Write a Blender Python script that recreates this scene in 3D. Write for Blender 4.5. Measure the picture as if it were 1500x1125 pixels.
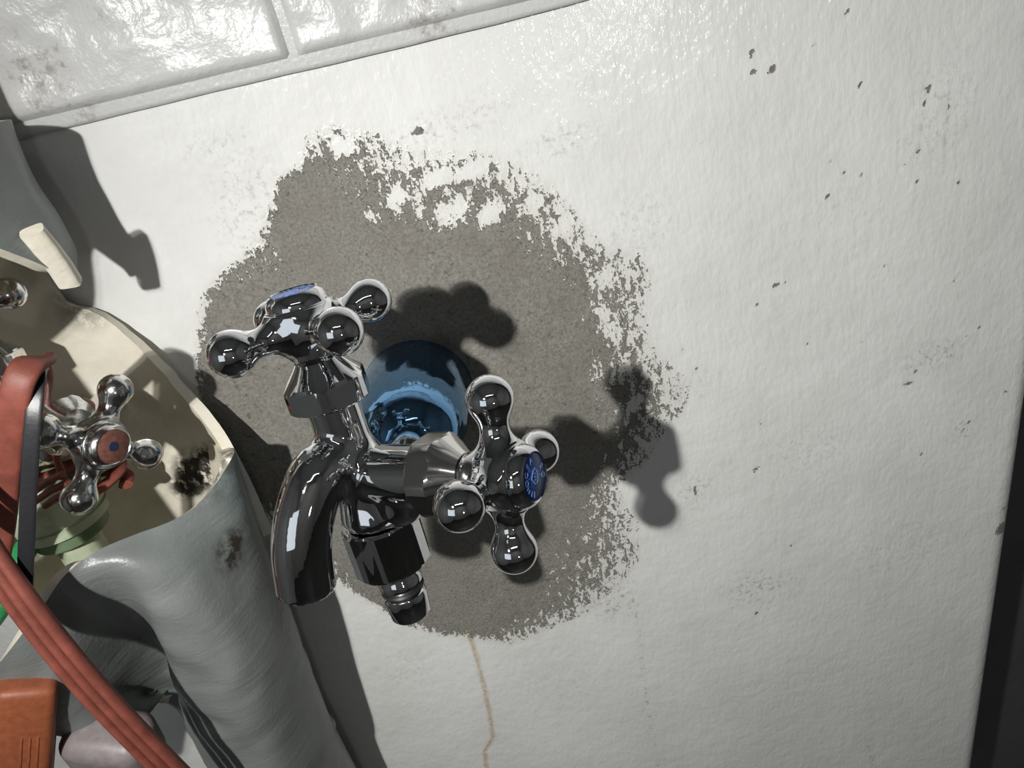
import bpy, bmesh, math
import numpy as np
from mathutils import Vector, Matrix, noise

for o in list(bpy.data.objects): bpy.data.objects.remove(o)
scene = bpy.context.scene
col = scene.collection

# ---------------------------------------------------------------- camera
# the photograph: a hand-held wide phone lens about 30 cm from a bare wall, looking 27 deg down, rolled 13 deg
F_PX, CX, CY = 1040.0, 750.0, 562.5
D = 300.0                      # camera to wall, mm
Z0 = 1.0                       # camera height above the floor, m
_n = np.array([469.0, 1954.5, F_PX]); UP = -_n / np.linalg.norm(_n)
_z = np.array([0, 0, 1.0]); FW = _z - (_z @ UP) * UP; FW /= np.linalg.norm(FW)
RT = np.cross(FW, UP)
B = np.array([RT, FW, UP])     # rows: world x, y (into the wall), z as seen by the lens
cam_data = bpy.data.cameras.new('camera'); cam = bpy.data.objects.new('camera', cam_data); col.objects.link(cam)
cam_data.sensor_width = 36.0; cam_data.lens = F_PX / 1500 * 36.0
cam_data.clip_start = 0.005; cam_data.clip_end = 50
Xc, Yc, Zc = B @ np.array([1, 0, 0]), B @ np.array([0, -1, 0]), B @ np.array([0, 0, -1])
cam.matrix_world = Matrix(((Xc[0], Yc[0], Zc[0], 0), (Xc[1], Yc[1], Zc[1], -D / 1000), (Xc[2], Yc[2], Zc[2], Z0), (0, 0, 0, 1)))
scene.camera = cam

# ---------------------------------------------------------------- world, lights, exposure
scene.view_settings.view_transform = 'Standard'; scene.view_settings.look = 'None'
scene.view_settings.exposure = 0.0; scene.view_settings.gamma = 1.0
scene.view_settings.use_curve_mapping = False
world = bpy.data.worlds.new('world'); scene.world = world; world.use_nodes = True
world.node_tree.nodes['Background'].inputs[0].default_value = (0.9, 0.95, 1.0, 1)
world.node_tree.nodes['Background'].inputs[1].default_value = 0.0

def W(p):
    """mm (x, distance from lens towards the wall, height relative to the lens) -> metres in the world"""
    return Vector((p[0] / 1000, (p[1] - D) / 1000, p[2] / 1000 + Z0))

def lamp(name, kind, loc, target, energy, color=(1, 1, 1), **kw):
    l = bpy.data.lights.new(name, kind); l.energy = energy; l.color = color
    for k, v in kw.items(): setattr(l, k, v)
    o = bpy.data.objects.new(name, l); col.objects.link(o); o.location = loc
    o.rotation_euler = (Vector(target) - Vector(loc)).to_track_quat('-Z', 'Y').to_euler()
    return o
# twin-LED work torch held left of and a little above the lens
lamp('torch_led', 'SPOT', W((-146, -100, 76)), W((175, 300, -370)), 8.5, (1.0, 0.99, 0.955), spot_size=2.3, spot_blend=1.0, shadow_soft_size=0.004)
lamp('torch_led', 'SPOT', W((-152, -100, 86)), W((175, 300, -370)), 1.9, (1.0, 0.99, 0.955), spot_size=2.3, spot_blend=1.0, shadow_soft_size=0.004)
# added off-frame lamps, no known fixtures: paint glints, chrome reflections, room fill
lamp('glint_lamp', 'AREA', (0.55, -2.0, Z0 - 0.05), (0.0, 0, Z0 - 0.05), 1.0, (0.95, 0.98, 1.0), shape='RECTANGLE', size=0.06, size_y=0.09)  # small lamp added behind and to the right, for glints on the paint
lamp('chrome_fill', 'AREA', (-0.78, -1.25, Z0 + 0.12), (-0.05, 0, Z0 - 0.1), 1.0, (0.86, 0.93, 1.0), shape='RECTANGLE', size=0.7, size_y=0.6)  # unseen panel added so the chrome has something pale to reflect
lamp('ceiling_fill', 'AREA', (0.2, -1.6, 2.25), (0.2, -1.6, 0), 2.1, (1.0, 0.99, 0.94), shape='RECTANGLE', size=1.2, size_y=0.1)  # overhead panel added to lift the fill in room and shadows

# ---------------------------------------------------------------- helpers
def ray(px, py): return B @ np.array([(px - CX) / F_PX, (py - CY) / F_PX, 1.0])
def at(px, py, yd=D):
    r = ray(px, py); return r * (yd / r[1])
def tag(o, label=None, cat=None, group=None, kind=None):
    if label: o['label'] = label
    if cat: o['category'] = cat
    if group: o['group'] = group
    if kind: o['kind'] = kind
    return o
def link(name, me, mats, parent=None):
    o = bpy.data.objects.new(name, me); col.objects.link(o)
    if not isinstance(mats, (list, tuple)): mats = [mats]
    if len(me.materials) == 0:
        for m in mats: me.materials.append(m)
    if parent is not None: o.parent = parent
    return o
def empty(name, loc):
    o = bpy.data.objects.new(name, None); col.objects.link(o); o.location = loc; o.empty_display_size = 0.01
    return o
def mesh(name, V, Fc, smooth=True, sharp=None, scale=0.001):
    me = bpy.data.meshes.new(name)
    V = np.asarray(V, dtype=float) * scale
    me.from_pydata(V.tolist(), [], Fc if isinstance(Fc, list) else Fc.tolist())
    me.update()
    if smooth: me.polygons.foreach_set('use_smooth', [True] * len(me.polygons))
    if sharp is not None: me.set_sharp_from_angle(angle=math.radians(sharp))
    return me
def frame(axis, hint=(0, 0, 1)):
    a = np.array(axis, float); a /= np.linalg.norm(a)
    h = np.array(hint, float)
    if abs(a @ h) > 0.95: h = np.array([1.0, 0, 0])
    x = np.cross(h, a); x /= np.linalg.norm(x); return x, np.cross(a, x), a
def lathe(name, prof, axis=(0, 0, 1), origin=(0, 0, 0), n=64, sharp=35, close=True):
    """revolve (axial, radius) pairs about axis"""
    x, y, a = frame(axis); o = np.array(origin, float); V = []; Fc = []
    for (t, r) in prof:
        for k in range(n):
            th = 2 * math.pi * k / n
            V.append(o + a * t + max(r, 1e-4) * (math.cos(th) * x + math.sin(th) * y))
    m = len(prof)
    for i in range(m - 1):
        for k in range(n):
            Fc.append([i * n + k, i * n + (k + 1) % n, (i + 1) * n + (k + 1) % n, (i + 1) * n + k])
    if close:
        Fc.append(list(range(n))[::-1]); Fc.append([(m - 1) * n + k for k in range(n)])
    return mesh(name, V, Fc, sharp=sharp)
def hexnut(name, prof, apothem, axis, origin=(0, 0, 0), rot=0.0, n=144, sharp=18, corner=1.09):
    """hexagon prism limited by a turned outline (axial, radius)"""
    x, y, a = frame(axis); o = np.array(origin, float); V = []; Fc = []
    for (t, r) in prof:
        for k in range(n):
            th = 2 * math.pi * k / n
            w = (th + math.pi / 6) % (math.pi / 3) - math.pi / 6
            rh = apothem / math.cos(w); w2 = th % (math.pi / 3) - math.pi / 6; rr = min(rh, r, apothem * corner / math.cos(w2))
            ph = th + rot
            V.append(o + a * t + rr * (math.cos(ph) * x + math.sin(ph) * y))
    m = len(prof)
    for i in range(m - 1):
        for k in range(n):
            Fc.append([i * n + k, i * n + (k + 1) % n, (i + 1) * n + (k + 1) % n, (i + 1) * n + k])
    Fc.append(list(range(n))[::-1]); Fc.append([(m - 1) * n + k for k in range(n)])
    return mesh(name, V, Fc, sharp=sharp)
def catmull(P, n):
    P = np.asarray(P, float); out = []
    Q = np.vstack([2 * P[0] - P[1], P, 2 * P[-1] - P[-2]])
    for i in range(1, len(Q) - 2):
        p0, p1, p2, p3 = Q[i - 1], Q[i], Q[i + 1], Q[i + 2]
        for k in range(n):
            t = k / n
            out.append(0.5 * (2 * p1 + (p2 - p0) * t + (2 * p0 - 5 * p1 + 4 * p2 - p3) * t * t + (3 * p1 - p0 - 3 * p2 + p3) * t ** 3))
    out.append(P[-1]); return np.array(out)
def sweep(name, P, w, h, hint=(0, -1, 0), n=8, seg=14, power=2.0, taper=None):
    """rounded strip or cable: section w (across) by h (along hint) swept on a smooth path"""
    C = catmull(P, n); V = []; Fc = []
    T = np.gradient(C, axis=0)
    for i, (c, t) in enumerate(zip(C, T)):
        t = t / np.linalg.norm(t); hv = np.array(hint(i / (len(C) - 1)) if callable(hint) else hint, float)
        x = np.cross(t, hv); x /= np.linalg.norm(x); y = np.cross(x, t)
        for k in range(seg):
            th = 2 * math.pi * k / seg; cs, sn = math.cos(th), math.sin(th)
            e = 2 / power
            V.append(c + x * (w / 2) * math.copysign(abs(cs) ** e, cs) + y * (h / 2) * math.copysign(abs(sn) ** e, sn))
    m = len(C)
    for i in range(m - 1):
        for k in range(seg):
            Fc.append([i * seg + k, i * seg + (k + 1) % seg, (i + 1) * seg + (k + 1) % seg, (i + 1) * seg + k])
    Fc.append(list(range(seg))[::-1]); Fc.append([(m - 1) * seg + k for k in range(seg)])
    return mesh(name, V, Fc, sharp=50)
def rounded_box(name, size, r, seg=4):
    bm = bmesh.new(); bmesh.ops.create_cube(bm, size=1)
    for v in bm.verts: v.co = Vector((v.co.x * size[0], v.co.y * size[1], v.co.z * size[2]))
    bmesh.ops.bevel(bm, geom=bm.edges[:], offset=r, segments=seg, affect='EDGES', profile=0.5)
    me = bpy.data.meshes.new(name)
    for v in bm.verts: v.co *= 0.001
    bm.to_mesh(me); bm.free(); me.polygons.foreach_set('use_smooth', [True] * len(me.polygons)); me.set_sharp_from_angle(angle=math.radians(40))
    return me

# implicit surfaces -> quads (surface nets, then vertices pulled exactly on to the surface)
def smin(a, b, k):
    h = np.clip(0.5 + 0.5 * (b - a) / k, 0, 1); return b * (1 - h) + a * h - k * h * (1 - h)
def capsule(p, a, b, ra, rb):
    a = np.asarray(a, float); b = np.asarray(b, float); ba = b - a
    t = np.clip((p - a) @ ba / (ba @ ba), 0, 1)
    return np.linalg.norm(p - a - t[:, None] * ba, axis=1) - (ra + (rb - ra) * t)
def nets(name, f, lo, hi, h, iters=4):
    ax = [np.arange(lo[i], hi[i] + h, h) for i in range(3)]
    G = np.stack(np.meshgrid(*ax, indexing='ij'), -1); sh = G.shape[:3]; flat = G.reshape(-1, 3)
    v = np.empty(len(flat))
    for i in range(0, len(flat), 200000): v[i:i + 200000] = f(flat[i:i + 200000])
    v = v.reshape(sh); s = v < 0
    nx, ny, nz = sh; cs = (nx - 1, ny - 1, nz - 1)
    acc = np.zeros(cs + (3,)); cnt = np.zeros(cs)
    def sub(A, o): return A[o[0]:o[0] + cs[0], o[1]:o[1] + cs[1], o[2]:o[2] + cs[2]]
    for axis in range(3):
        others = [i for i in range(3) if i != axis]
        for c in range(4):
            o = [0, 0, 0]; o[others[0]] = c & 1; o[others[1]] = c >> 1
            o2 = list(o); o2[axis] = 1
            a, b = sub(v, o), sub(v, o2); m = (a < 0) != (b < 0)
            t = np.where(m, a / np.where(m, a - b, 1), 0)
            for i in range(3): acc[..., i] += np.where(m, o[i] + (t if i == axis else 0), 0)
            cnt += m
    act = cnt > 0; idx = -np.ones(cs, int); idx[act] = np.arange(act.sum())
    ijk = np.argwhere(act); P = np.array(lo) + (ijk + acc[act] / cnt[act][:, None]) * h
    faces = []
    for axis in range(3):
        u, w = [(1, 2), (2, 0), (0, 1)][axis]
        a = [slice(None)] * 3; b = [slice(None)] * 3; a[axis] = slice(0, -1); b[axis] = slice(1, None)
        s0, s1 = s[tuple(a)], s[tuple(b)]
        for flip in (False, True):
            E = np.argwhere((s0 & ~s1) if not flip else (~s0 & s1))
            E = E[(E[:, u] > 0) & (E[:, w] > 0) & (E[:, u] < sh[u] - 1) & (E[:, w] < sh[w] - 1)]
            if len(E) == 0: continue
            q = []
            for du, dw in ((-1, -1), (0, -1), (0, 0), (-1, 0)):
                e = E.copy(); e[:, u] += du; e[:, w] += dw; q.append(idx[e[:, 0], e[:, 1], e[:, 2]])
            q = np.stack(q, 1); faces.append(q if not flip else q[:, ::-1])
    Fq = np.vstack(faces)
    P0 = P.copy()
    for it in range(iters):
        e = 0.02; d = f(P); g = np.stack([(f(P + e * np.eye(3)[i]) - f(P - e * np.eye(3)[i])) / (2 * e) for i in range(3)], 1)
        st = (d / np.maximum((g * g).sum(1), 0.15))[:, None] * g
        L = np.linalg.norm(st, axis=1, keepdims=True); st *= np.minimum(1, 0.4 * h / np.maximum(L, 1e-9)); P = P - st
    return mesh(name, P, Fq)

# ---------------------------------------------------------------- materials
def mat(name):
    m = bpy.data.materials.new(name); m.use_nodes = True
    return m, m.node_tree, m.node_tree.nodes['Principled BSDF']
def nd(nt, t, **kw):
    n = nt.nodes.new(t)
    for k, v in kw.items():
        if k.startswith('_'): setattr(n, k[1:], v)
        else: n.inputs[k.replace('__', ' ')].default_value = v
    return n
def math_(nt, op, a, b=None, clamp=False):
    n = nt.nodes.new('ShaderNodeMath'); n.operation = op; n.use_clamp = clamp
    for i, s in enumerate((a, b)):
        if s is None: continue
        if isinstance(s, (int, float)): n.inputs[i].default_value = s
        else: nt.links.new(s, n.inputs[i])
    return n.outputs[0]
def coord(nt, scale=(1000, 1000, 1000), rot=(0, 0, 0), kind='Object'):
    tc = nt.nodes.new('ShaderNodeTexCoord'); mp = nt.nodes.new('ShaderNodeMapping')
    mp.inputs['Scale'].default_value = scale; mp.inputs['Rotation'].default_value = rot
    nt.links.new(tc.outputs[kind], mp.inputs['Vector']); return mp.outputs[0]
def tex(nt, vec, scale, detail=3, rough=0.5, dist=0.0):
    n = nd(nt, 'ShaderNodeTexNoise', Scale=scale, Detail=detail, Roughness=rough, Distortion=dist); nt.links.new(vec, n.inputs['Vector']); return n.outputs['Fac']
def ramp(nt, fac, stops):
    r = nt.nodes.new('ShaderNodeValToRGB'); nt.links.new(fac, r.inputs[0])
    e = r.color_ramp.elements
    while len(e) < len(stops): e.new(0.5)
    for el, (p, c) in zip(e, stops): el.position = p; el.color = (*c, 1) if len(c) == 3 else c
    return r.outputs[0]
def mix(nt, fac, a, b):
    n = nt.nodes.new('ShaderNodeMix'); n.data_type = 'RGBA'
    for s, i in ((fac, 0), (a, 6), (b, 7)):
        if isinstance(s, (int, float)): n.inputs[i].default_value = s
        elif isinstance(s, tuple): n.inputs[i].default_value = (*s, 1)
        else: nt.links.new(s, n.inputs[i])
    return n.outputs[2]
def bump(nt, bsdf, height, strength, dist, prev=None):
    n = nd(nt, 'ShaderNodeBump', Strength=strength, Distance=dist); nt.links.new(height, n.inputs['Height'])
    if prev is not None: nt.links.new(prev, n.inputs['Normal'])
    if bsdf is not None: nt.links.new(n.outputs[0], bsdf.inputs['Normal'])
    return n.outputs[0]
def simple(name, c, rough=0.5, metal=0.0, var=0.12, nscale=0.3, bstr=0.2, bdist=0.0002, bscale=1.0, spec=0.5):
    m, nt, b = mat(name); v = coord(nt)
    f = tex(nt, v, nscale, 4, 0.6)
    lo = tuple(x * (1 - var) for x in c); hi = tuple(min(1, x * (1 + var)) for x in c)
    nt.links.new(ramp(nt, f, [(0.3, lo), (0.7, hi)]), b.inputs['Base Color'])
    b.inputs['Roughness'].default_value = rough; b.inputs['Metallic'].default_value = metal; b.inputs['Specular IOR Level'].default_value = spec
    if bstr: bump(nt, b, tex(nt, v, bscale, 3), bstr, bdist)
    return m
def metal_mat(name, c, rough, speck=0.0, dirt=(0.2, 0.18, 0.15), wavy=0.0):
    m, nt, b = mat(name); v = coord(nt)
    f = tex(nt, v, 0.9, 6, 0.7)
    mask = ramp(nt, f, [(0.62 - speck * 0.2, (0, 0, 0)), (0.72 - speck * 0.2, (1, 1, 1))])
    nt.links.new(mix(nt, math_(nt, 'MULTIPLY', mask, min(1, speck)), c, dirt), b.inputs['Base Color'])
    nt.links.new(math_(nt, 'ADD', math_(nt, 'MULTIPLY', f, rough), rough * 0.4 + 0.0), b.inputs['Roughness'])
    b.inputs['Metallic'].default_value = 1.0
    bump(nt, b, tex(nt, v, 0.12 if wavy else 1.5, 2), 0.35 if wavy else 0.06, 0.0006 if wavy else 0.00005)
    return m
M = {}
M['chrome'] = metal_mat('chrome', (0.80, 0.81, 0.83), 0.035)
M['old_chrome'] = metal_mat('old_chrome', (0.76, 0.76, 0.74), 0.2, speck=0.5)
M['blue_film'] = metal_mat('blue_film_chrome', (0.17, 0.36, 0.62), 0.06, wavy=1)
M['pitted'] = metal_mat('pitted_chrome', (0.66, 0.62, 0.6), 0.3, speck=0.9, dirt=(0.16, 0.09, 0.07))
M['brushed'] = metal_mat('brushed_chrome', (0.78, 0.77, 0.76), 0.16, speck=0.25, dirt=(0.3, 0.22, 0.2))
M['blue_disc'] = simple('blue_disc', (0.025, 0.075, 0.30), 0.3, nscale=0.5)
M['blue_print'] = simple('blue_print', (0.16, 0.26, 0.55), 0.4)
M['brown_disc'] = simple('brown_disc', (0.13, 0.05, 0.035), 0.6, var=0.35, nscale=0.8)
M['navy'] = simple('navy_dot', (0.012, 0.02, 0.06), 0.5)
M['rubber'] = simple('black_rubber', (0.012, 0.012, 0.013), 0.45)
M['strap'] = simple('black_nylon', (0.012, 0.012, 0.015), 0.38, bstr=0.3, bscale=0.6)
M['red_cable'] = simple('red_silicone', (0.20, 0.055, 0.038), 0.55, var=0.25, nscale=0.15, bstr=0.3, bscale=1.5)
M['orange_plastic'] = simple('rust_orange_plastic', (0.26, 0.075, 0.032), 0.5, var=0.18, bstr=0.35, bscale=0.9)
M['mauve_plastic'] = simple('mauve_grey_plastic', (0.22, 0.19, 0.19), 0.45, var=0.15)
M['pale_green'] = simple('pale_green_plastic', (0.42, 0.47, 0.33), 0.45, var=0.15, nscale=0.2)
M['green'] = simple('green_hose', (0.03, 0.26, 0.09), 0.35, var=0.2)
M['dark_green'] = simple('dark_green_plastic', (0.13, 0.19, 0.11), 0.5)
M['room'] = simple('room_plaster', (0.7, 0.7, 0.69), 0.8, nscale=0.004, bscale=0.05)
M['room_shade'] = simple('far_wall_shade', (0.115, 0.115, 0.115), 0.7, nscale=0.01, bscale=0.05)  # shade behind the wall corner is put into this dark base colour
M['floor'] = simple('floor_tile', (0.06, 0.058, 0.055), 0.5, nscale=0.01, bscale=0.05)

def paint_wall():
    m, nt, b = mat('painted_mortar_wall'); v = coord(nt)
    def attr(n):
        a = nt.nodes.new('ShaderNodeAttribute'); a.attribute_name = n; return a.outputs['Fac']
    bare, grime, rust = attr('bare'), attr('grime'), attr('rust')
    # scrape noise, drawn out along the scraper's diagonal strokes
    vs = coord(nt, (1300, 1000, 620), (0, 0.5, 0))
    n1 = tex(nt, vs, 0.22, 6, 0.72, 0.5); n2 = tex(nt, v, 0.75, 3, 0.6)
    nn = math_(nt, 'ADD', math_(nt, 'MULTIPLY', n1, 0.68), math_(nt, 'MULTIPLY', n2, 0.32))
    edge = math_(nt, 'MULTIPLY', math_(nt, 'SUBTRACT', nn, 0.5), 3.6)
    live = math_(nt, 'MULTIPLY', edge, math_(nt, 'MULTIPLY', bare, 9.0, True))     # only where the paint is broken
    q = math_(nt, 'ADD', bare, live)
    mask = nd(nt, 'ShaderNodeMapRange', _interpolation_type='SMOOTHSTEP'); nt.links.new(q, mask.inputs['Value'])
    mask.inputs['From Min'].default_value = 0.44; mask.inputs['From Max'].default_value = 0.56
    mk = mask.outputs['Result']
    # colours
    big = tex(nt, v, 0.02, 4, 0.6)
    paint = ramp(nt, big, [(0.3, (0.70, 0.70, 0.68)), (0.7, (0.78, 0.78, 0.765))])
    halo = math_(nt, 'MULTIPLY', math_(nt, 'MULTIPLY', bare, 1.6, True), 0.6)
    paint = mix(nt, halo, paint, (0.62, 0.595, 0.53))
    fine = tex(nt, v, 0.35, 6, 0.75)
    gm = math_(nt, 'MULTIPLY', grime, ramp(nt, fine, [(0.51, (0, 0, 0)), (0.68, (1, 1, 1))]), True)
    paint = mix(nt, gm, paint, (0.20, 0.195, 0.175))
    rn = math_(nt, 'MULTIPLY', rust, ramp(nt, tex(nt, v, 0.5, 4), [(0.3, (0.3,) * 3), (0.6, (1,) * 3)]), True)
    paint = mix(nt, math_(nt, 'MULTIPLY', rn, 0.75), paint, (0.42, 0.27, 0.10))
    grain = tex(nt, v, 0.75, 6, 0.8)
    mott = tex(nt, v, 0.05, 4, 0.6)
    mort = mix(nt, ramp(nt, grain, [(0.35, (0, 0, 0)), (0.7, (1, 1, 1))]), (0.17, 0.16, 0.14), (0.40, 0.385, 0.35))
    mort = mix(nt, math_(nt, 'MULTIPLY', ramp(nt, mott, [(0.35, (0, 0, 0)), (0.7, (1, 1, 1))]), 0.55), mort, (0.21, 0.195, 0.17))
    pits = ramp(nt, tex(nt, v, 0.33, 3, 0.6), [(0.30, (1, 1, 1)), (0.38, (0, 0, 0))])
    mort = mix(nt, math_(nt, 'MULTIPLY', pits, 0.6), mort, (0.09, 0.083, 0.07))
    nt.links.new(mix(nt, mk, paint, mort), b.inputs['Base Color'])
    nt.links.new(math_(nt, 'ADD', math_(nt, 'MULTIPLY', mk, 0.72), 0.13), b.inputs['Roughness'])
    nt.links.new(math_(nt, 'SUBTRACT', 0.5, math_(nt, 'MULTIPLY', mk, 0.3)), b.inputs['Specular IOR Level'])
    # relief: brush ridges running down, orange peel, paint skin proud of the mortar, sandy grain
    vb = coord(nt, (1000, 1000, 130)); ridges = tex(nt, vb, 0.22, 3, 0.6)
    peel = tex(nt, coord(nt, (1000, 1000, 560)), 0.42, 2.0, 0.5)
    lumps = tex(nt, v, 0.10, 2, 0.5)
    hp = math_(nt, 'ADD', math_(nt, 'MULTIPLY', ridges, 0.30), math_(nt, 'ADD', math_(nt, 'MULTIPLY', peel, 0.36), math_(nt, 'MULTIPLY', lumps, 0.75)))
    hp = math_(nt, 'ADD', hp, math_(nt, 'MULTIPLY', math_(nt, 'SUBTRACT', nn, 0.5), math_(nt, 'MULTIPLY', bare, 4.0, True)))
    hm = math_(nt, 'ADD', math_(nt, 'MULTIPLY', grain, 0.9), math_(nt, 'MULTIPLY', tex(nt, coord(nt, (1000, 1000, 700)), 0.16, 4, 0.6), 1.6))
    hh = math_(nt, 'ADD', math_(nt, 'MULTIPLY', hp, math_(nt, 'SUBTRACT', 1.0, mk)), math_(nt, 'MULTIPLY', mk, math_(nt, 'SUBTRACT', hm, 1.7)))
    bump(nt, b, hh, 1.0, 0.00075)
    return m
M['wall'] = paint_wall()

def foam_brick_mat():
    m, nt, b = mat('embossed_white_foam'); v = coord(nt)
    g = tex(nt, v, 0.22, 7, 0.75)
    nt.links.new(mix(nt, ramp(nt, math_(nt, 'MULTIPLY', g, tex(nt, v, 0.03, 2)), [(0.33, (0, 0, 0)), (0.43, (1, 1, 1))]), (0.56, 0.56, 0.555), (0.34, 0.33, 0.31)), b.inputs['Base Color'])
    b.inputs['Roughness'].default_value = 0.3
    bump(nt, b, tex(nt, v, 0.5, 4), 0.5, 0.0006)
    return m
M['foam_brick'] = foam_brick_mat()

def vinyl():
    m, nt, b = mat('silver_grey_vinyl'); v = coord(nt)
    base = ramp(nt, tex(nt, v, 0.02, 5, 0.6), [(0.3, (0.155, 0.168, 0.163)), (0.7, (0.225, 0.238, 0.232))])
    teal = ramp(nt, tex(nt, v, 0.012, 2), [(0.52, (0, 0, 0)), (0.7, (0.5, 0.5, 0.5))])
    base = mix(nt, teal, base, (0.17, 0.24, 0.235))
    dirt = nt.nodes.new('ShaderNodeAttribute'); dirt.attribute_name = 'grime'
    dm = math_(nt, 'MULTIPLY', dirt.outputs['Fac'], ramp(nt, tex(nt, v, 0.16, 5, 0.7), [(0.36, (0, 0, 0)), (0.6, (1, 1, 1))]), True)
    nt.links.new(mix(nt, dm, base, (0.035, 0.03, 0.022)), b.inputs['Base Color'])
    b.inputs['Roughness'].default_value = 0.42; b.inputs['Metallic'].default_value = 0.15
    wr = tex(nt, coord(nt, (420, 420, 1400), (0.25, 0.3, 0)), 0.07, 4, 0.55, 0.8)
    n1 = bump(nt, None, wr, 0.32, 0.0022)
    bump(nt, b, tex(nt, v, 0.8, 3), 0.35, 0.0004, n1)
    return m
M['vinyl'] = vinyl()
def cream():
    m, nt, b = mat('cream_foam'); v = coord(nt)
    base = ramp(nt, tex(nt, v, 0.03, 5, 0.6), [(0.3, (0.66, 0.61, 0.48)), (0.7, (0.80, 0.76, 0.66))])
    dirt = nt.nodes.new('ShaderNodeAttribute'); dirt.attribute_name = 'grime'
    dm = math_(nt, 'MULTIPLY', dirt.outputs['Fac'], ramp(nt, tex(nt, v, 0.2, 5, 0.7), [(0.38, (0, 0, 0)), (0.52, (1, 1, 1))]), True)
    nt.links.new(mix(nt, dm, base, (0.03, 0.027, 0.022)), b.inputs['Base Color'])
    b.inputs['Roughness'].default_value = 0.6
    bump(nt, b, tex(nt, v, 0.25, 4), 0.4, 0.0008)
    return m
M['cream'] = cream()

# ---------------------------------------------------------------- the wall
def seg_dist(P, a, b):
    ba = b - a; t = np.clip(((P - a) @ ba) / (ba @ ba), 0, 1); return np.linalg.norm(P - a - t[:, None] * ba, axis=1)
def poly_sd(P, poly):
    """signed distance, positive inside"""
    d = np.full(len(P), 1e9); ins = np.zeros(len(P), bool); n = len(poly)
    for i in range(n):
        a, b = poly[i], poly[(i + 1) % n]; d = np.minimum(d, seg_dist(P, a, b))
        c = (a[1] > P[:, 1]) != (b[1] > P[:, 1])
        with np.errstate(divide='ignore', invalid='ignore'):
            xi = (b[0] - a[0]) * (P[:, 1] - a[1]) / (b[1] - a[1]) + a[0]
        ins ^= c & (P[:, 0] < xi)
    return np.where(ins, d, -d)
def wpoly(pts): return np.array([at(x, y)[[0, 2]] for x, y in pts])

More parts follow.
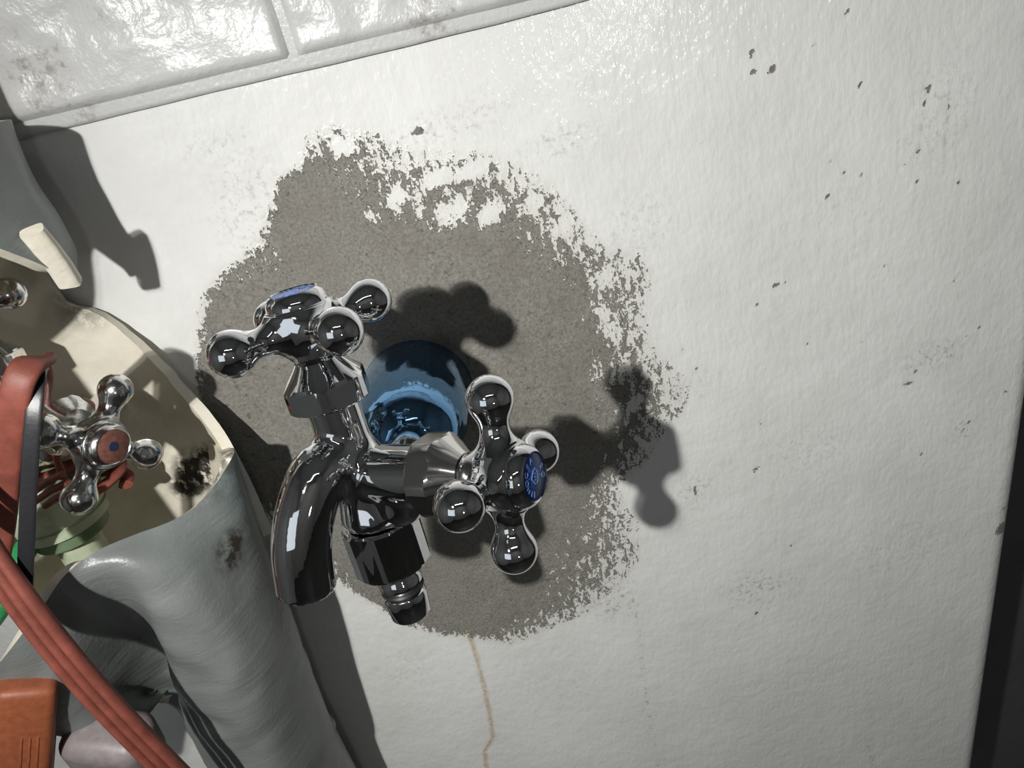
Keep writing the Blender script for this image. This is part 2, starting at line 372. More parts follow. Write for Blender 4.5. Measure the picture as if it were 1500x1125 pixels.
def build_wall():
    step = 1.5; R = 14.0; xe = 268.0
    xs = np.concatenate([np.arange(-1190, -340, 25), np.arange(-340, xe - R + 0.01, step)])
    prof = [(x, 0.0) for x in xs]
    for k in range(1, 11):
        a = math.pi / 2 * k / 10; prof.append((xs[-1] + R * math.sin(a), R * (1 - math.cos(a))))
    x_end, y_end = prof[-1]
    for k in range(1, 10): prof.append((x_end, y_end + k * 20))
    prof = np.array(prof)
    zs = np.concatenate([np.arange(-700, -640, 10), np.arange(-640, 60, step), np.arange(60, 420, 12)])
    nx, nz = len(prof), len(zs)
    X = np.repeat(prof[:, 0][None], nz, 0); Y = np.repeat(prof[:, 1][None], nz, 0); Z = np.repeat(zs[:, None], nx, 1)
    # gentle unevenness of the hand-rendered face
    Y = Y + 0.9 * np.sin(X / 47 + 1.3) * np.sin(Z / 61 + 0.4) * np.clip((xe - 20 - X) / 60, 0, 1)
    V = np.stack([X, Y, Z], -1).reshape(-1, 3)
    i = np.arange((nz - 1) * nx).reshape(nz - 1, nx)[:, :-1].ravel()
    Fq = np.stack([i, i + 1, i + nx + 1, i + nx], 1)
    me = bpy.data.meshes.new('wall_front')
    me.vertices.add(len(V)); me.vertices.foreach_set('co', (V * 0.001).astype(np.float32).ravel())
    me.loops.add(Fq.size); me.loops.foreach_set('vertex_index', Fq.ravel().astype(np.int32))
    me.polygons.add(len(Fq)); me.polygons.foreach_set('loop_start', (np.arange(len(Fq)) * 4).astype(np.int32))
    me.update(calc_edges=True); me.polygons.foreach_set('use_smooth', np.ones(len(Fq), bool))
    P = V[:, [0, 2]]
    core = wpoly([(418, 264), (409, 300), (405, 395), (352, 418), (318, 442), (308, 480), (300, 560), (300, 700), (420, 740), (480, 800), (515, 850), (560, 885), (640, 915), (700, 922), (752, 908), (790, 880), (800, 840), (820, 800), (838, 745), (862, 700), (880, 640), (862, 590), (866, 530), (846, 480), (838, 430), (790, 395), (752, 352), (700, 345), (640, 345), (590, 345), (545, 345), (520, 315), (500, 268), (470, 256)])
    outer = wpoly([(406, 258), (440, 240), (446, 200), (480, 184), (530, 190), (600, 215), (650, 222), (720, 225), (800, 262), (850, 320), (885, 360), (930, 370), (958, 400), (945, 450), (952, 500), (985, 540), (1012, 560), (1000, 612), (965, 640), (945, 680), (905, 715), (935, 770), (935, 820), (900, 870), (850, 905), (800, 925), (750, 945), (690, 938), (640, 930), (590, 915), (545, 885), (500, 855), (460, 805), (400, 770), (280, 760), (285, 540), (292, 440), (320, 395), (360, 370), (385, 330), (398, 290)])
    dc = poly_sd(P, core); do = poly_sd(P, outer)
    bare = np.where(dc > 0, np.clip(0.80 + dc / 10, 0, 1.6), np.where(do > 0, 0.20 + 0.62 * (do / np.maximum(do - dc, 1e-6)) ** 0.75, np.clip(0.20 + do / 10, 0, 1)))
    def blob(x, y, rx, ry, rot=0):
        c = at(x, y)[[0, 2]]; s = 0.29; a = math.radians(rot); d = P - c
        u = (d[:, 0] * math.cos(a) + d[:, 1] * math.sin(a)) / (rx * s); w = (-d[:, 0] * math.sin(a) + d[:, 1] * math.cos(a)) / (ry * s)
        return np.clip(1.6 - np.sqrt(u * u + w * w), 0, 1)
    for b_ in [(580, 290, 15, 13), (662, 314, 26, 15, 20), (720, 312, 22, 14, 20), (545, 318, 10, 14), (890, 470, 14, 34, 10), (872, 545, 10, 22), (905, 545, 16, 26), (880, 410, 20, 14, 30), (820, 330, 18, 12, 20), (930, 590, 22, 12, 40), (640, 262, 18, 8, 20), (690, 250, 24, 8, 15), (780, 300, 16, 10, 10), (500, 215, 14, 10)]:
        bare = bare - (0.5 if b_[1] < 316 and b_[0] < 730 else 0.3) * blob(*b_)
    chips = [(612, 192, 16, 6, 10), (1102, 78, 6, 5), (1103, 105, 6, 5), (1132, 102, 10, 8, 30), (1138, 417, 7, 5, 20), (1330, 562, 14, 6, 10), (1360, 130, 6, 9, 20), (1356, 150, 5, 5), (1405, 268, 5, 5), (1342, 152, 4, 4), (1468, 776, 19, 20, 30), (1472, 746, 7, 4), (1026, 120, 3, 3), (1240, 20, 3, 3), (1345, 223, 5, 5), (1328, 242, 4, 4), (1270, 312, 2.5, 2.5), (1435, 480, 4, 3), (1018, 720, 6, 16, 10), (1108, 686, 8, 5, 40), (1474, 573, 5, 5), (1420, 618, 5, 5), (1410, 630, 4, 4), (948, 395, 8, 3, 50), (1350, 665, 4, 4)]
    rg = np.random.default_rng(5)
    for k in range(46):
        r0 = rg.uniform(2.0, 4.2); chips.append((rg.uniform(1000, 1470), rg.uniform(20, 1000), r0, r0 * rg.uniform(0.6, 1.2), rg.uniform(0, 90)))
    for c_ in chips: bare = np.maximum(bare, 1.0 * blob(c_[0], c_[1], c_[2] * 0.62, c_[3] * 0.62, *c_[4:]) - 0.12)
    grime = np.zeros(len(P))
    for x, y, rx, ry, rot, s in [(1370, 520, 55, 28, 10, .9), (1110, 860, 85, 40, -10, .75), (1020, 720, 40, 45, 0, .6), (1410, 628, 40, 30, 0, .6), (1180, 660, 90, 60, 0, .35), (1320, 800, 120, 90, 0, .3), (940, 330, 60, 50, 0, .4), (640, 190, 120, 25, 8, .5), (360, 300, 50, 90, -20, .5), (320, 210, 60, 20, 0, .4), (900, 880, 50, 60, 0, .8), (820, 210, 60, 25, 0, .5), (1000, 580, 70, 25, 30, .5), (1380, 170, 60, 90, 0, .35), (560, 860, 40, 40, 0, .45), (600, 980, 60, 60, 0, .3), (1240, 300, 60, 40, 0, .15), (1150, 1000, 200, 60, 0, .25), (330, 640, 30, 40, 0, 1.0), (820, 1000, 120, 60, 0, .25)]:  # spot at the sleeve corner paints mould and the sleeve's shadow together
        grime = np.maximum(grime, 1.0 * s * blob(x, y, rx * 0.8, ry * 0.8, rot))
    for ln in ([(928, 862), (936, 920), (944, 1000), (964, 1130)], [(1268, 1075), (1282, 1130)], [(345, 560), (385, 640), (402, 690)]):
        for a, b_ in zip(ln[:-1], ln[1:]): grime = np.maximum(grime, 0.85 * np.clip(1.4 - seg_dist(P, at(*a)[[0, 2]], at(*b_)[[0, 2]]) / 1.3, 0, 1))
    rust = np.zeros(len(P))
    ln = [(686, 925), (697, 960), (708, 1000), (718, 1050), (722, 1080), (710, 1100), (714, 1135)]
    for a, b_ in zip(ln[:-1], ln[1:]): rust = np.maximum(rust, np.clip(1.6 - seg_dist(P, at(*a)[[0, 2]], at(*b_)[[0, 2]]) / 1.1, 0, 1))
    back = V[:, 1] > 30
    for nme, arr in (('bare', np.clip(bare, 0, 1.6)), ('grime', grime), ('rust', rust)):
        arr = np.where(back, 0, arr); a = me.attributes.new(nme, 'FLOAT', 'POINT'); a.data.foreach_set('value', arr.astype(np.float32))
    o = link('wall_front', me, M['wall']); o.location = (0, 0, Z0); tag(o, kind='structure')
build_wall()

def slab(name, lo, hi, m):
    V = [(x, y, z) for x in (lo[0], hi[0]) for y in (lo[1], hi[1]) for z in (lo[2], hi[2])]
    Fc = [[0, 1, 3, 2], [4, 6, 7, 5], [0, 4, 5, 1], [2, 3, 7, 6], [0, 2, 6, 4], [1, 5, 7, 3]]
    return tag(link(name, mesh(name, V, Fc, smooth=False, scale=1), m), kind='structure')
slab('wall_far', (0.05, 0.2, 0), (1.7, 0.28, 2.4), M['room_shade'])
slab('wall_right', (1.6, -2.3, 0), (1.7, 0.5, 2.4), M['room'])
slab('wall_left', (-1.3, -2.3, 0), (-1.2, 0.3, 2.4), M['room'])
slab('wall_rear', (-1.3, -2.4, 0), (1.7, -2.3, 2.4), M['room'])
slab('floor', (-1.3, -2.4, -0.06), (1.7, 0.58, 0), M['floor'])
slab('ceiling', (-1.3, -2.4, 2.4), (1.7, 0.58, 2.46), M['room'])

# ---------------------------------------------------------------- embossed foam bricks along the top of the wall
def foam_panel():
    root = empty('foam_brick_panel', W((-50, D, -5)))
    tag(root, 'white embossed foam brick panel stuck along the top of the wall', 'wall panel')
    base = root.location
    # backing strip with a softly rounded lower lip that peels away at its right end
    n = 200; V = []; Fc = []; prof = [(0, 0.2), (-0.9, 0.2), (-1.9, 0.9), (-2.2, 2.0), (-2.2, 134), (0, 134)]
    for k in range(n + 1):
        x = -345 + 595 * k / n; lift = 0.12 * math.sin(x / 17) + 0.06 * math.sin(x / 5)
        drop = 0.0 if x < 20 else min((x - 20) ** 2 * 0.0006, 2.0)
        for (y, z) in prof: V.append((x + 50, y - (0.0 if y == 0 else 0.4), z + lift * (1 if z < 60 else 0) + drop * (z < 3)))
    m = len(prof)
    for k in range(n):
        for j in range(m - 1): Fc.append([k * m + j, (k + 1) * m + j, (k + 1) * m + j + 1, k * m + j + 1])
    link('backing', mesh('backing', V, Fc, sharp=60), M['foam_brick'], root)
    def brick(x0, x1, z0, z1, seed):
        nx, nz = int((x1 - x0) / 1.6), int((z1 - z0) / 1.6); V = []; Fc = []
        for j in range(nz + 1):
            for i in range(nx + 1):
                x = x0 + (x1 - x0) * i / nx; z = z0 + (z1 - z0) * j / nz
                e = min(x - x0, x1 - x, z - z0, z1 - z); rim = min(1, e / 3.2); rim = rim * (2 - rim)
                q = Vector((x / 30 + seed * 7, z / 22, seed))
                h = noise.fractal(q, 0.9, 2.2, 5) * 2.1 + abs(noise.noise(q * 0.8)) * 2.0
                V.append((x + 50, -2.2 - 3.4 * rim - h * rim * 0.8, z + 5))
        for j in range(nz):
            for i in range(nx):
                a = j * (nx + 1) + i; Fc.append([a, a + 1, a + nx + 2, a + nx + 1])
        link('brick', mesh('brick', V, Fc), M['foam_brick'], root)
    brick(-246, -51.5, 0.3, 62, 1.0); brick(-49.0, 146, 0.3, 62, 2.0); brick(-344, -248.5, 0.3, 62, 3.0); brick(148.5, 248, 0.3, 62, 4.0)
    brick(-344, -149, 64.5, 126, 5.0); brick(-146.5, 48, 64.5, 126, 6.0); brick(50.5, 246, 64.5, 126, 7.0)
foam_panel()

# ---------------------------------------------------------------- the twin taps
Ua = np.array([-0.01138952, 0.11993182, 0.99271679]); Ra = np.array([0.85469617, -0.51203478, 0.08552684])
J = np.array([-56.0, 198.5, -121.1]); FL = at(612, 570)
R_A0 = np.array([0.08000343, 0.29270081, 0.95285135]); R_A1 = np.array([-0.51292681, -0.80755596, 0.2911348])
U_A0 = np.array([-0.81126195, -0.58149794, 0.06094409]); U_A1 = np.array([0.58457191, -0.80465925, 0.1039191])

def tap_body():
    sp = [np.array([0, 0, 0.0]) + 5 * Ua, at(472, 690, 191) - J, at(450, 742, 185) - J, at(442, 800, 181) - J, at(449, 861, 179) - J]
    C = catmull(sp, 5); dirn = C[-1] - C[-2]; dirn /= np.linalg.norm(dirn)
    fl = FL - J; k = 3.2
    boss = 2.5 * Ra - 0.0 * Ua
    def f(p):
        d = capsule(p, [0, 0, 0], 27 * Ua, 8.8, 8.2)
        d = smin(d, capsule(p, [0, 0, 0], 30 * Ra, 9.4, 9.2), k)
        d = smin(d, capsule(p, 14 * Ra - 11 * Ua, fl + np.array([0, 4, 0]), 8.0, 8.6), 4)
        d = smin(d, capsule(p, boss, boss - 13.5 * Ua, 8.5, 11.6), 3)
        d = np.maximum(d, (boss - 16.5 * Ua - p) @ Ua)
        s = np.full(len(p), 1e9); r = np.linspace(9.0, 9.4, len(C))
        for i in range(len(C) - 1): s = np.minimum(s, capsule(p, C[i], C[i + 1], r[i], r[i + 1]))
        d = smin(d, s, 3.4)
        tube = capsule(p, C[-1] - 12 * dirn, C[-1] + 20 * dirn, 7.7, 7.7)
        cut = (p - C[-1]) @ dirn
        near = np.linalg.norm(p - C[-1], axis=1) < 16
        d = np.where(near, np.maximum(np.maximum(d, cut), -tube), d)
        return d
    lo = np.minimum.reduce([C.min(0), fl, -20 * Ua]) - 14; hi = np.maximum.reduce([C.max(0), fl, 24 * Ua, 24 * Ra]) + 14
    return nets('body', f, lo, hi, 0.8)

def handle_mesh():
    """four-armed knob: axis +Z, arms along X and Y, ball centres 23 mm out"""
    a_ = np.array([-11.6, -10.6, -9.2, -7.0, -3.5, 0, 3.0, 5.4, 6.4]); r_ = np.array([6.4, 7.0, 7.2, 8.8, 10.4, 10.9, 10.9, 10.5, 10.1])
    def f(p):
        rho = np.hypot(p[:, 0], p[:, 1]); d = (rho - np.interp(p[:, 2], a_, r_)) * 0.9
        d = np.maximum(d, np.maximum(p[:, 2] - 6.2, -11.5 - p[:, 2]))
        q = np.stack([np.maximum(np.abs(p[:, 0]), np.abs(p[:, 1])), np.minimum(np.abs(p[:, 0]), np.abs(p[:, 1])), p[:, 2]], 1)
        arm = capsule(q, [3, 0, 0], [22, 0, 0], 5.4, 3.6)
        arm = smin(arm, np.linalg.norm(q - np.array([23, 0, 0]), axis=1) - 7.0, 3.0)
        return smin(d, arm, 3.5)
    return nets('handle', f, (-31, -31, -13), (31, 31, 11), 0.6)
ME = {}
ME['body'] = tap_body(); ME['handle'] = handle_mesh()
ME['cap'] = lathe('cap', [(5.0, 9.8), (5.9, 10.2), (6.5, 9.9), (6.8, 9.4), (7.1, 9.4), (8.6, 9.1), (9.8, 8.4), (10.6, 7.6), (10.9, 7.2), (10.6, 6.95), (10.0, 6.9)], n=72)
ME['index_disc'] = lathe('index_disc', [(9.6, 6.95), (10.35, 6.95), (10.6, 6.6), (10.75, 0.01)], n=64)
ME['dot'] = lathe('dot', [(10.5, 2.0), (10.95, 1.9), (11.0, 0.01)], n=24)
NUT = [(0, 11.8), (0.5, 12.8), (1.0, 13.8), (7.0, 13.8), (7.7, 13.0), (8.6, 12.0), (10.5, 10.2), (13.2, 7.8), (14.6, 6.8), (14.6, 5.2)]
ME['stem'] = lathe('stem', [(0, 4.6), (3.6, 4.6), (4.0, 3.9), (5.0, 3.9), (5.4, 4.8), (12, 4.8)], n=48)

def rot_from(x, y, z):
    return Matrix(((x[0], y[0], z[0]), (x[1], y[1], z[1]), (x[2], y[2], z[2]))).to_4x4()
def ortho(a, x):
    a = np.array(a, float); a /= np.linalg.norm(a); x = np.array(x, float); x = x - (x @ a) * a; x /= np.linalg.norm(x)
    return x, np.cross(a, x), a

def text_mesh(ch, size):
    c = bpy.data.curves.new('glyph', 'FONT'); c.body = ch; c.size = size; c.align_x = 'CENTER'; c.align_y = 'CENTER'; c.extrude = 0.00004; c.resolution_u = 3
    o = bpy.data.objects.new('glyph', c); col.objects.link(o); bpy.context.view_layer.update()
    me = bpy.data.meshes.new_from_object(o.evaluated_get(bpy.context.evaluated_depsgraph_get())); me.materials.clear()
    bpy.data.objects.remove(o); bpy.data.curves.remove(c); return me
GLYPH = {c: text_mesh(c, 0.0026) for c in 'EACOIH8'}
def emblem_mesh():
    V = []; Fc = []
    def bar(a, b, w=0.22, z=10.85):
        a, b = np.array(a, float), np.array(b, float); t = (b - a) / np.linalg.norm(b - a); n = np.array([-t[1], t[0]]) * w
        i = len(V)
        for q in (a - n, b - n, b + n, a + n): V.append((q[0], q[1], z - 0.12))
        for q in (a - n, b - n, b + n, a + n): V.append((q[0], q[1], z))
        Fc.extend([[i + 4, i + 5, i + 6, i + 7], [i, i + 4, i + 7, i + 3], [i + 1, i + 2, i + 6, i + 5], [i, i + 1, i + 5, i + 4], [i + 3, i + 7, i + 6, i + 2]])
    sh = [(-2.0, 0), (-0.4, 1.9), (0.6, 2.2), (1.6, 1.4), (1.9, 0), (1.6, -1.4), (0.6, -2.2), (-0.4, -1.9)]
    for a, b in zip(sh, sh[1:] + sh[:1]): bar(a, b)
    for y in (-0.9, 0, 0.9): bar((-0.3, y), (1.2, y), 0.2)
    return mesh('emblem', V, Fc, smooth=False)
ME['emblem'] = emblem_mesh()

def add_handle(root, c_rel, axis, arm, s, cm, dm, old):
    h = link('handle', ME['handle'] if not old else ME['handle_old'], cm, root)
    x, y, a = ortho(axis, arm)
    h.matrix_local = Matrix.Translation(Vector(c_rel) * 0.001) @ rot_from(x, y, a) @ Matrix.Scale(s, 4)
    link('cap', ME['cap'] if not old else ME['cap_old'], cm, h)
    d = link('index_disc', ME['index_disc'] if not old else ME['index_disc_old'], dm, h)
    if old: link('dot', ME['dot'], M['navy'], h)
    return h
def mark_disc(h, turn):
    e = link('emblem', ME['emblem'], M['blue_print'], h); e.rotation_euler.z = turn
    for ch, ang in (('E', 128), ('A', 100), ('C', 158), ('O', 184), ('H', 208), ('I', 232), ('I', 250), ('8', 20), ('O', -12)):
        g = link('letter', GLYPH[ch], M['blue_print'], h); a = math.radians(ang) + turn
        g.location = (4.9e-3 * math.cos(a), 4.9e-3 * math.sin(a), 10.78e-3); g.rotation_euler.z = a - math.pi / 2

# --- new tap
tap = tag(empty('double_tap', W(J)), 'shiny chrome twin tap with two cross handles and blue discs on bare mortar', 'tap')
link('body', ME['body'], M['chrome'], tap)
ME['nut_up'] = hexnut('valve_nut', NUT, 12.2, Ua, 26.0 * Ua, rot=0.62); link('valve_nut', ME['nut_up'], M['chrome'], tap)
ME['nut_rt'] = hexnut('valve_nut', NUT, 12.0, Ra, 28.5 * Ra, rot=0.30); link('valve_nut', ME['nut_rt'], M['brushed'], tap)
for ax_ in (Ua, Ra):
    s_ = link('stem', ME['stem'], M['chrome'], tap); x, y, a = ortho(ax_, (0.3, 1, 0.2)); s_.matrix_local = Matrix.Translation(Vector(36 * ax_) * 0.001) @ rot_from(x, y, a)
hu = add_handle(tap, 51.3 * Ua, Ua, U_A0, 1.0, M['chrome'], M['blue_disc'], False); mark_disc(hu, 0.5)
hr = add_handle(tap, 55.0 * Ra, Ra, R_A1, 1.0, M['chrome'], M['blue_disc'], False); mark_disc(hr, math.pi)
# wall flange under blue film
fl_rel = FL - J
sh_ = 14 * Ra - 11 * Ua - fl_rel; sh_ /= np.linalg.norm(sh_)
ME['flange'] = lathe('flange', [(-10, 25.8), (1.0, 25.8), (2.2, 25.2), (3.4, 24.9), (14, 25.0), (26, 24.6), (37, 23.6), (46, 22.0), (53, 19.8), (59, 16.6), (63, 12.8), (65, 9.4), (65.4, 8.0)], sh_, fl_rel, n=96, sharp=60)
fo = link('flange', ME['flange'], M['blue_film'], tap); fo['label'] = 'domed wall flange under blue protective film'
# hose nipple under the body
nb = 2.5 * Ra
ME['coupling_nut'] = hexnut('coupling_nut', [(0, 12.4), (0.8, 14.6), (17.2, 14.6), (18.2, 12.6), (18.2, 7)], 12.7, -Ua, nb - 17.0 * Ua, rot=0.38, corner=1.045)
link('coupling_nut', ME['coupling_nut'], M['chrome'], tap)
ME['nipple'] = lathe('hose_nipple', [(33, 8.2), (36, 8.0), (37, 7.0), (40, 7.0), (41, 7.6), (43.5, 7.6), (44.5, 6.3), (47, 6.3), (47.6, 7.2), (49.0, 7.6), (56.2, 7.2), (57, 6.6), (57, 5.0), (50, 4.8)], -Ua, nb, n=64)
hn = link('hose_nipple', ME['nipple'], M['chrome'], tap)
link('o_ring', lathe('o_ring', [(45.0, 6.2), (45.0, 7.2), (45.8, 7.6), (46.6, 7.2), (46.6, 6.2)], -Ua, nb, n=48), M['rubber'], hn)

# --- old tap inside the cut-open insulation
S2 = 0.85
c2 = np.array([-147.1, 229.0, -102.9]); ax2 = np.array([0.82924704, -0.55679116, -0.04830063])
J2 = c2 - 55 * S2 * ax2
for k_ in ('handle', 'cap', 'index_disc'):
    ME[k_ + '_old'] = ME[k_].copy(); ME[k_ + '_old'].materials.clear()
old = tag(empty('old_tap', W(J2)), 'dull older chrome tap with brown disc inside cut-open pipe insulation', 'tap')
def copy_old(me, name, m, R=None):
    me = me.copy(); me.materials.clear(); o = link(name, me, m, old); o.scale = (S2,) * 3; return o
copy_old(ME['body'], 'body', M['old_chrome'])
copy_old(ME['nut_up'], 'valve_nut', M['old_chrome']); copy_old(ME['nut_rt'], 'valve_nut', M['old_chrome'])
for ax_ in (Ua, ax2):
    me = ME['stem'].copy(); me.materials.clear(); s_ = link('stem', me, M['old_chrome'], old); x, y, a = ortho(ax_, (0.3, 1, 0.2)); s_.matrix_local = Matrix.Translation(Vector(33 * S2 * ax_) * 0.001) @ rot_from(x, y, a) @ Matrix.Scale(S2, 4)
ho = add_handle(old, 55 * S2 * ax2, ax2, (0.43081137, 0.58177511, 0.68988353), S2, M['old_chrome'], M['brown_disc'], True)
# its upper handle: only one arm reaches into the picture
hc = J2 + 51.3 * S2 * Ua + np.array([-1, -6, 6.0])
ho2 = add_handle(old, hc - J2, Ua, (-0.86, -0.5, 0.06), S2, M['old_chrome'], M['brown_disc'], True)

# ---------------------------------------------------------------- pipe insulation
ins = tag(empty('pipe_insulation', W((-165, 252, -330))), 'grey vinyl foam pipe insulation cut open around the old tap', 'pipe insulation')
ins_base = np.array([-165, 252, -330.0])
def sheet(name, G, thick, mats, grime=None, outward=1):
    """grid of points (rows x cols x 3) -> solid sheet: outer face mats[0], inner face and cut edges mats[1]"""
    n, m = G.shape[:2]
    du = np.gradient(G, axis=1); dv = np.gradient(G, axis=0); N = np.cross(du, dv); N /= np.maximum(np.linalg.norm(N, axis=2, keepdims=True), 1e-9); N *= outward
    I = G - N * thick
    V = np.vstack([G.reshape(-1, 3), I.reshape(-1, 3)]) - ins_base; K = n * m; Fc = []; mi = []
    for i in range(n - 1):
        for j in range(m - 1):
            a = i * m + j; q = [a, a + 1, a + m + 1, a + m]
            Fc.append(q if outward > 0 else q[::-1]); mi.append(0); q2 = [k + K for k in q]; Fc.append(q2[::-1] if outward > 0 else q2); mi.append(1)
    def edge(ids):
        for a, b in zip(ids[:-1], ids[1:]): Fc.append([a, b, b + K, a + K]); mi.append(1)
    edge([j for j in range(m)]); edge([(n - 1) * m + j for j in range(m)][::-1]); edge([i * m for i in range(n)][::-1]); edge([i * m + m - 1 for i in range(n)])
    me = mesh(name, V, Fc, sharp=50)
    o = link(name, me, mats, ins); me.polygons.foreach_set('material_index', mi)
    P = np.vstack([G.reshape(-1, 3), I.reshape(-1, 3)]); g = np.zeros(len(P))
    for (c, r, s) in (grime or []): g = np.maximum(g, s * np.clip(1.5 - np.linalg.norm(P - c, axis=1) / r, 0, 1))
    me.attributes.new('grime', 'FLOAT', 'POINT').data.foreach_set('value', g.astype(np.float32))
    return o
# lower sleeve: flared, folded at the front, pinched further down.  columns run right-back -> front -> fold -> left flap
def pz(l): return [np.array(q, float) if len(q) == 3 and isinstance(q[2], str) is False and q[0] < 0 and q[2] < 0 else at(*q) for q in l]
ROWS = [
    pz([(318, 640, 290), (334, 655, 272), (341, 668, 252), (292, 738, 238), (228, 772, 227), (150, 803, 216), (96, 842, 207), (60, 892, 200), (-204, 198, -166), (-226, 215, -178)]),
    pz([(326, 695, 290), (353, 721, 272), (362, 735, 251), (318, 800, 232), (258, 822, 219), (182, 826, 212), (135, 862, 211), (88, 925, 203), (-206, 200, -184), (-228, 215, -195)]),
    pz([(349, 760, 290), (376, 786, 272), (385, 800, 252), (345, 865, 228), (282, 880, 215), (215, 880, 212), (190, 905, 226), (110, 965, 206), (-205, 203, -206), (-226, 218, -214)]),
    pz([(389, 860, 290), (416, 886, 272), (425, 900, 252), (385, 950, 225), (318, 960, 213), (243, 952, 216), (236, 955, 240), (165, 1005, 222), (-196, 222, -236), (-215, 235, -240)]),
    pz([(419, 945, 290), (446, 971, 272), (455, 985, 253), (415, 1035, 226), (345, 1040, 214), (262, 1015, 222), (262, 1005, 248), (225, 1020, 252), (-192, 262, -252), (-190, 280, -255)]),
    pz([(449, 1025, 290), (476, 1051, 272), (485, 1065, 254), (445, 1112, 227), (375, 1120, 215), (292, 1092, 224), (280, 1070, 248), (275, 1050, 264), (-192, 272, -285), (-185, 286, -285)]),
    pz([(-150, 290, -340), (-139, 274, -340), (-135, 255, -340), (-140, 230, -340), (-155, 217, -340), (-176, 224, -340), (-192, 246, -340), (-200, 262, -340), (-198, 275, -340), (-188, 288, -340)]),
    pz([(-150, 290, -560), (-139, 274, -560), (-135, 255, -560), (-140, 230, -560), (-155, 217, -560), (-176, 224, -560), (-192, 246, -560), (-200, 262, -560), (-198, 275, -560), (-188, 288, -560)]),
]
A = np.array([catmull(r, 9) for r in ROWS]); A = np.stack([catmull(A[:, j], 8) for j in range(A.shape[1])], 1)
# light buckling of the skin near the pinch
for i in range(A.shape[0]):
    for j in range(A.shape[1]):
        p = A[i, j]; w = math.exp(-((p[2] + 235) / 35) ** 2); A[i, j, 1] += w * 2.2 * math.sin((p[2] * 0.9 + p[0] * 0.7) / 5.0) * noise.noise(Vector(p / 22)) * 1.6 + 1.2 * noise.noise(Vector(p / 14))
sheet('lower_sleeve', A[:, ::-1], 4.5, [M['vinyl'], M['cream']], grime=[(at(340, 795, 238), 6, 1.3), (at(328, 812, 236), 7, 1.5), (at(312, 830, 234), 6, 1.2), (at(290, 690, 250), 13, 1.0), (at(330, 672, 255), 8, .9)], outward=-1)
# back panel: the tube wall left standing behind the tap, inner foam face towards us, slanting cut edge on the right
XC, YC, RR = -166.0, 250.0, 44.0
def cyl_hit(px, py, far=True):
    r = ray(px, py); a = r[0] ** 2 + r[1] ** 2; b = -2 * (r[0] * XC + r[1] * YC); c = XC ** 2 + YC ** 2 - RR ** 2
    disc = max(b * b - 4 * a * c, 0); t = (-b + (1 if far else -1) * math.sqrt(disc)) / (2 * a); p = r * t
    return math.atan2(p[0] - XC, p[1] - YC), p[2]
def cyl_p(px, py):
    ph, z = cyl_hit(px, py); return np.array([XC + (RR - 2) * math.sin(ph), YC + (RR - 2) * math.cos(ph), z])
E_ = sorted([cyl_hit(x, y) for x, y in [(96, 446), (125, 452), (160, 470), (200, 503), (240, 545), (270, 582), (303, 622), (336, 662)]], key=lambda q: q[1])
ez = np.array([q[1] for q in E_]); ep = np.array([q[0] for q in E_])
rows = []
for z in np.linspace(-185, -18, 56):
    pe = np.interp(z, ez, ep) if z < ez.max() else ep[-1] - (z - ez.max()) * 0.004
    pe += 0.03 * noise.noise(Vector((z / 6, 0, 3)))
    ph = np.linspace(-1.9, pe, 48)
    rows.append(np.stack([XC + RR * np.sin(ph), YC + RR * np.cos(ph) + 1.2 * np.sin(z / 11 + ph * 3), np.full(48, z)], 1))
G = np.array(rows)
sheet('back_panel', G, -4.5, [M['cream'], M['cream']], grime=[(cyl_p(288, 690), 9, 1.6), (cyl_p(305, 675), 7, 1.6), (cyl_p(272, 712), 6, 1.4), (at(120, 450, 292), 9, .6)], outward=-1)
# upper sleeve with its cut lower end
cut = [(-0.2, -30), (0.9, -38), (1.45, -49), (1.75, -44), (2.05, -32), (2.25, -24), (2.4, -26), (2.6, -40), (3.2, -52), (4.2, -55)]
cp = [c[0] for c in cut]; cz = [c[1] for c in cut]
cols_ = []
for ph in np.linspace(-0.2, 4.2, 90):
    z0 = np.interp(ph, cp, cz); zz = np.linspace(z0, 2, 40); r = 42 + 1.0 * np.sin(zz / 9)
    cols_.append(np.stack([-181 + r * np.sin(ph) + 0.03 * (zz + 20), 250 + r * np.cos(ph), zz], 1))
G = np.array(cols_)
for i in range(G.shape[0]):
    for j in range(G.shape[1]): G[i, j, 0] += 0.8 * noise.noise(Vector(G[i, j] / 12))
sheet('upper_sleeve', G, 6.0, [M['vinyl'], M['cream']], outward=1)
cut_pts = [at(46, 338, 238), at(66, 362, 241), at(86, 388, 245), at(103, 414, 249)]
cm_ = sweep('cut_edge', [p - ins_base for p in cut_pts], 7.5, 5.5, (0.2, -0.8, 0.5), n=6, power=4); cm_.attributes.new('grime', 'FLOAT', 'POINT'); link('cut_edge', cm_, M['cream'], ins)
me = lathe('foam_core', [(0, 30), (22, 33), (40, 33)], (0, 0, 1), np.array([-186, 250, -15.0]) - ins_base); me.attributes.new('grime', 'FLOAT', 'POINT'); link('foam_core', me, M['cream'], ins)

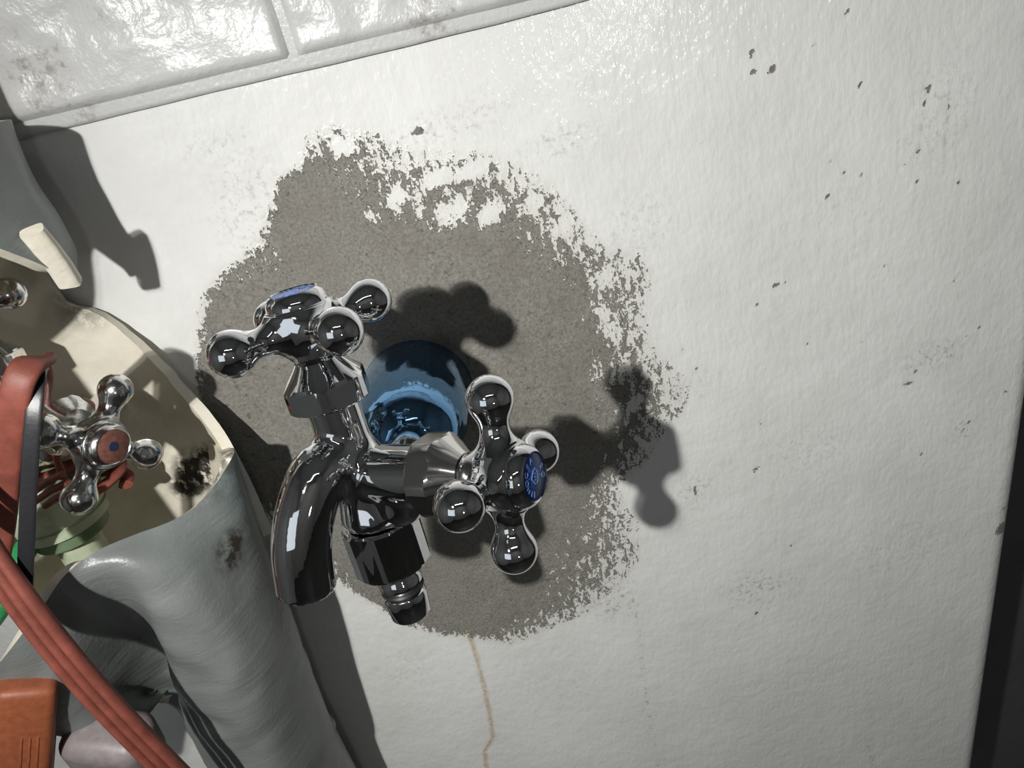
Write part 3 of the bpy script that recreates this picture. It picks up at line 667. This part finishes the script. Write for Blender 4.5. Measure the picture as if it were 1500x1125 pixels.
# ---------------------------------------------------------------- heating cable, strap and fittings around the old tap
hc_ = tag(empty('heating_cable', W((-190, 240, -150))), 'red silicone heating cable looped and coiled around the old tap', 'cable')
hb = np.array([-190, 240, -150.0])
def cab(name, pts, w, h, hint, parent, base, m, **kw):
    return link(name, sweep(name, [np.asarray(p) - base for p in pts], w, h, hint, **kw), m, parent)
loop = [at(-8, 830, 214), at(2, 760, 211), at(8, 690, 208), at(16, 620, 205), at(26, 565, 205), at(42, 535, 210), at(60, 530, 219), at(70, 545, 228), at(66, 575, 240), at(60, 620, 252)]
cab('loop', loop, 9.0, 3.4, lambda t: (0.5 - 0.2 * t, -0.85, 0.35 + 0.5 * t), hc_, hb, M['red_cable'], power=3)
cc = at(88, 668, 262)
helix = [cc + np.array([18 * math.cos(a), 18 * math.sin(a) * 0.8, -20 + 42 * a / (2 * math.pi * 6)]) for a in np.linspace(0, 2 * math.pi * 6, 90)]
cab('coil', helix, 6.0, 4.0, (0, 0, 1), hc_, hb, M['red_cable'], n=3, seg=10)
for k, dx in enumerate((0, -19, -38)):
    pts = [at(-190 + dx, 470 + k * 10, 212), at(-70 + dx, 690 + k * 10, 197), at(-8 + dx * 0.9, 798, 191), at(55 + dx * 0.95, 888, 188), at(122 + dx, 972, 187), at(182 + dx, 1040, 187), at(238 + dx, 1098, 188), at(300 + dx, 1160, 190)]
    cab('strand', pts, 3.7, 5.2, (0, -1, 0.3), hc_, hb, M['red_cable'], seg=12)
for k, (p, q) in enumerate((((48, 722, 236), (92, 694, 232)), ((50, 736, 236), (100, 706, 232)), ((66, 741, 234), (104, 722, 231)), ((78, 650, 236), (92, 700, 240)))):
    a, b = at(*p), at(*q); cab('tail', [a, (a + b) / 2 + np.array([0, 0, 0.6]), b], 2.6, 2.6, (0, -1, 0), hc_, hb, M['red_cable'])
st_base = at(36, 890, 187)
st = link('cable_tie', sweep('cable_tie', [p - st_base for p in [at(60, 542, 217), at(54, 560, 209), at(50, 600, 204), at(46, 650, 201), at(42, 720, 198), at(39, 790, 195), at(37, 850, 193), at(35, 896, 194)]], 4.7, 1.3, (0.25, -0.9, 0.3), n=8, power=5), M['strap'])
st.location = W(st_base); tag(st, 'black nylon strap hanging in front of the old tap', 'cable tie')

# hose coupling: pale green collar and darker ring on a short riser
hc0 = at(84, 742, 252)
col_ = tag(empty('hose_coupling', W(hc0)), 'pale green plastic hose coupling below the brown-disc tap', 'pipe fitting')
link('collar', lathe('collar', [(-8, 15.5), (-7, 17.0), (-3.2, 17.2), (-2.8, 16.0), (-1.8, 16.0), (-1.4, 17.6), (6, 18.6), (9, 18.6), (10, 17.6), (10, 13)], n=64), M['pale_green'], col_)
link('ring', lathe('ring', [(-14, 12.5), (-13, 14.2), (-8.2, 14.6), (-7.8, 12)], n=48), M['dark_green'], col_)
link('riser', lathe('riser', [(-60, 9), (-14, 9), (11, 9), (12, 8)], n=32), M['pale_green'], col_)
gp = [at(-70, 960, 226), at(-20, 915, 226), at(8, 872, 228), at(24, 832, 232), at(40, 800, 240)]
g0 = gp[0]
gh = link('green_hose', sweep('green_hose', [p - g0 for p in gp], 8.5, 8.5, (0, -1, 0), n=8, seg=20), M['green']); gh.location = W(g0)
tag(gh, 'short bright green hose behind the red cable strands', 'hose')

# cable connector block: rust-orange housing with ribs, mauve-grey plug beside it
bc = at(38, 1085, 199)
blk = tag(empty('thermostat_block', W(bc)), 'rust-orange plastic block at the lower left under the red cables', 'connector')
bx_ = link('housing', rounded_box('housing', (19, 14, 66), 3.2), M['orange_plastic'], blk); bx_.rotation_euler = (0.12, 0.50, 0.30)
for k in range(3):
    r_ = link('rib', rounded_box('rib', (0.9, 1.0, 22), 0.35, 2), M['orange_plastic'], blk)
    r_.rotation_euler = (0.12, 0.50, 0.30); v_ = bx_.rotation_euler.to_matrix() @ Vector((-0.5 + k * 2.6, -6.9, -1)); r_.location = v_ * 0.001
pc = at(168, 1092, 212)
plug = tag(empty('grey_plug', W(pc)), 'mauve-grey plastic plug with a dark screw hole under red cables', 'connector')
pl = link('shell', rounded_box('shell', (34, 22, 34), 7.5, 6), M['mauve_plastic'], plug); pl.rotation_euler = (0.25, 0.35, -0.15)
rm = pl.rotation_euler.to_matrix()
sc_ = link('screw_hole', lathe('screw_hole', [(-0.2, 4.2), (0.5, 4.2), (0.6, 3.2), (-1.5, 2.9), (-1.6, 0.01)], (0, -1, 0), (0, 0, 0), n=32), M['rubber'], plug)
sc_.location = (rm @ Vector((-3, -11.0, -1.5))) * 0.001; sc_.rotation_euler = pl.rotation_euler
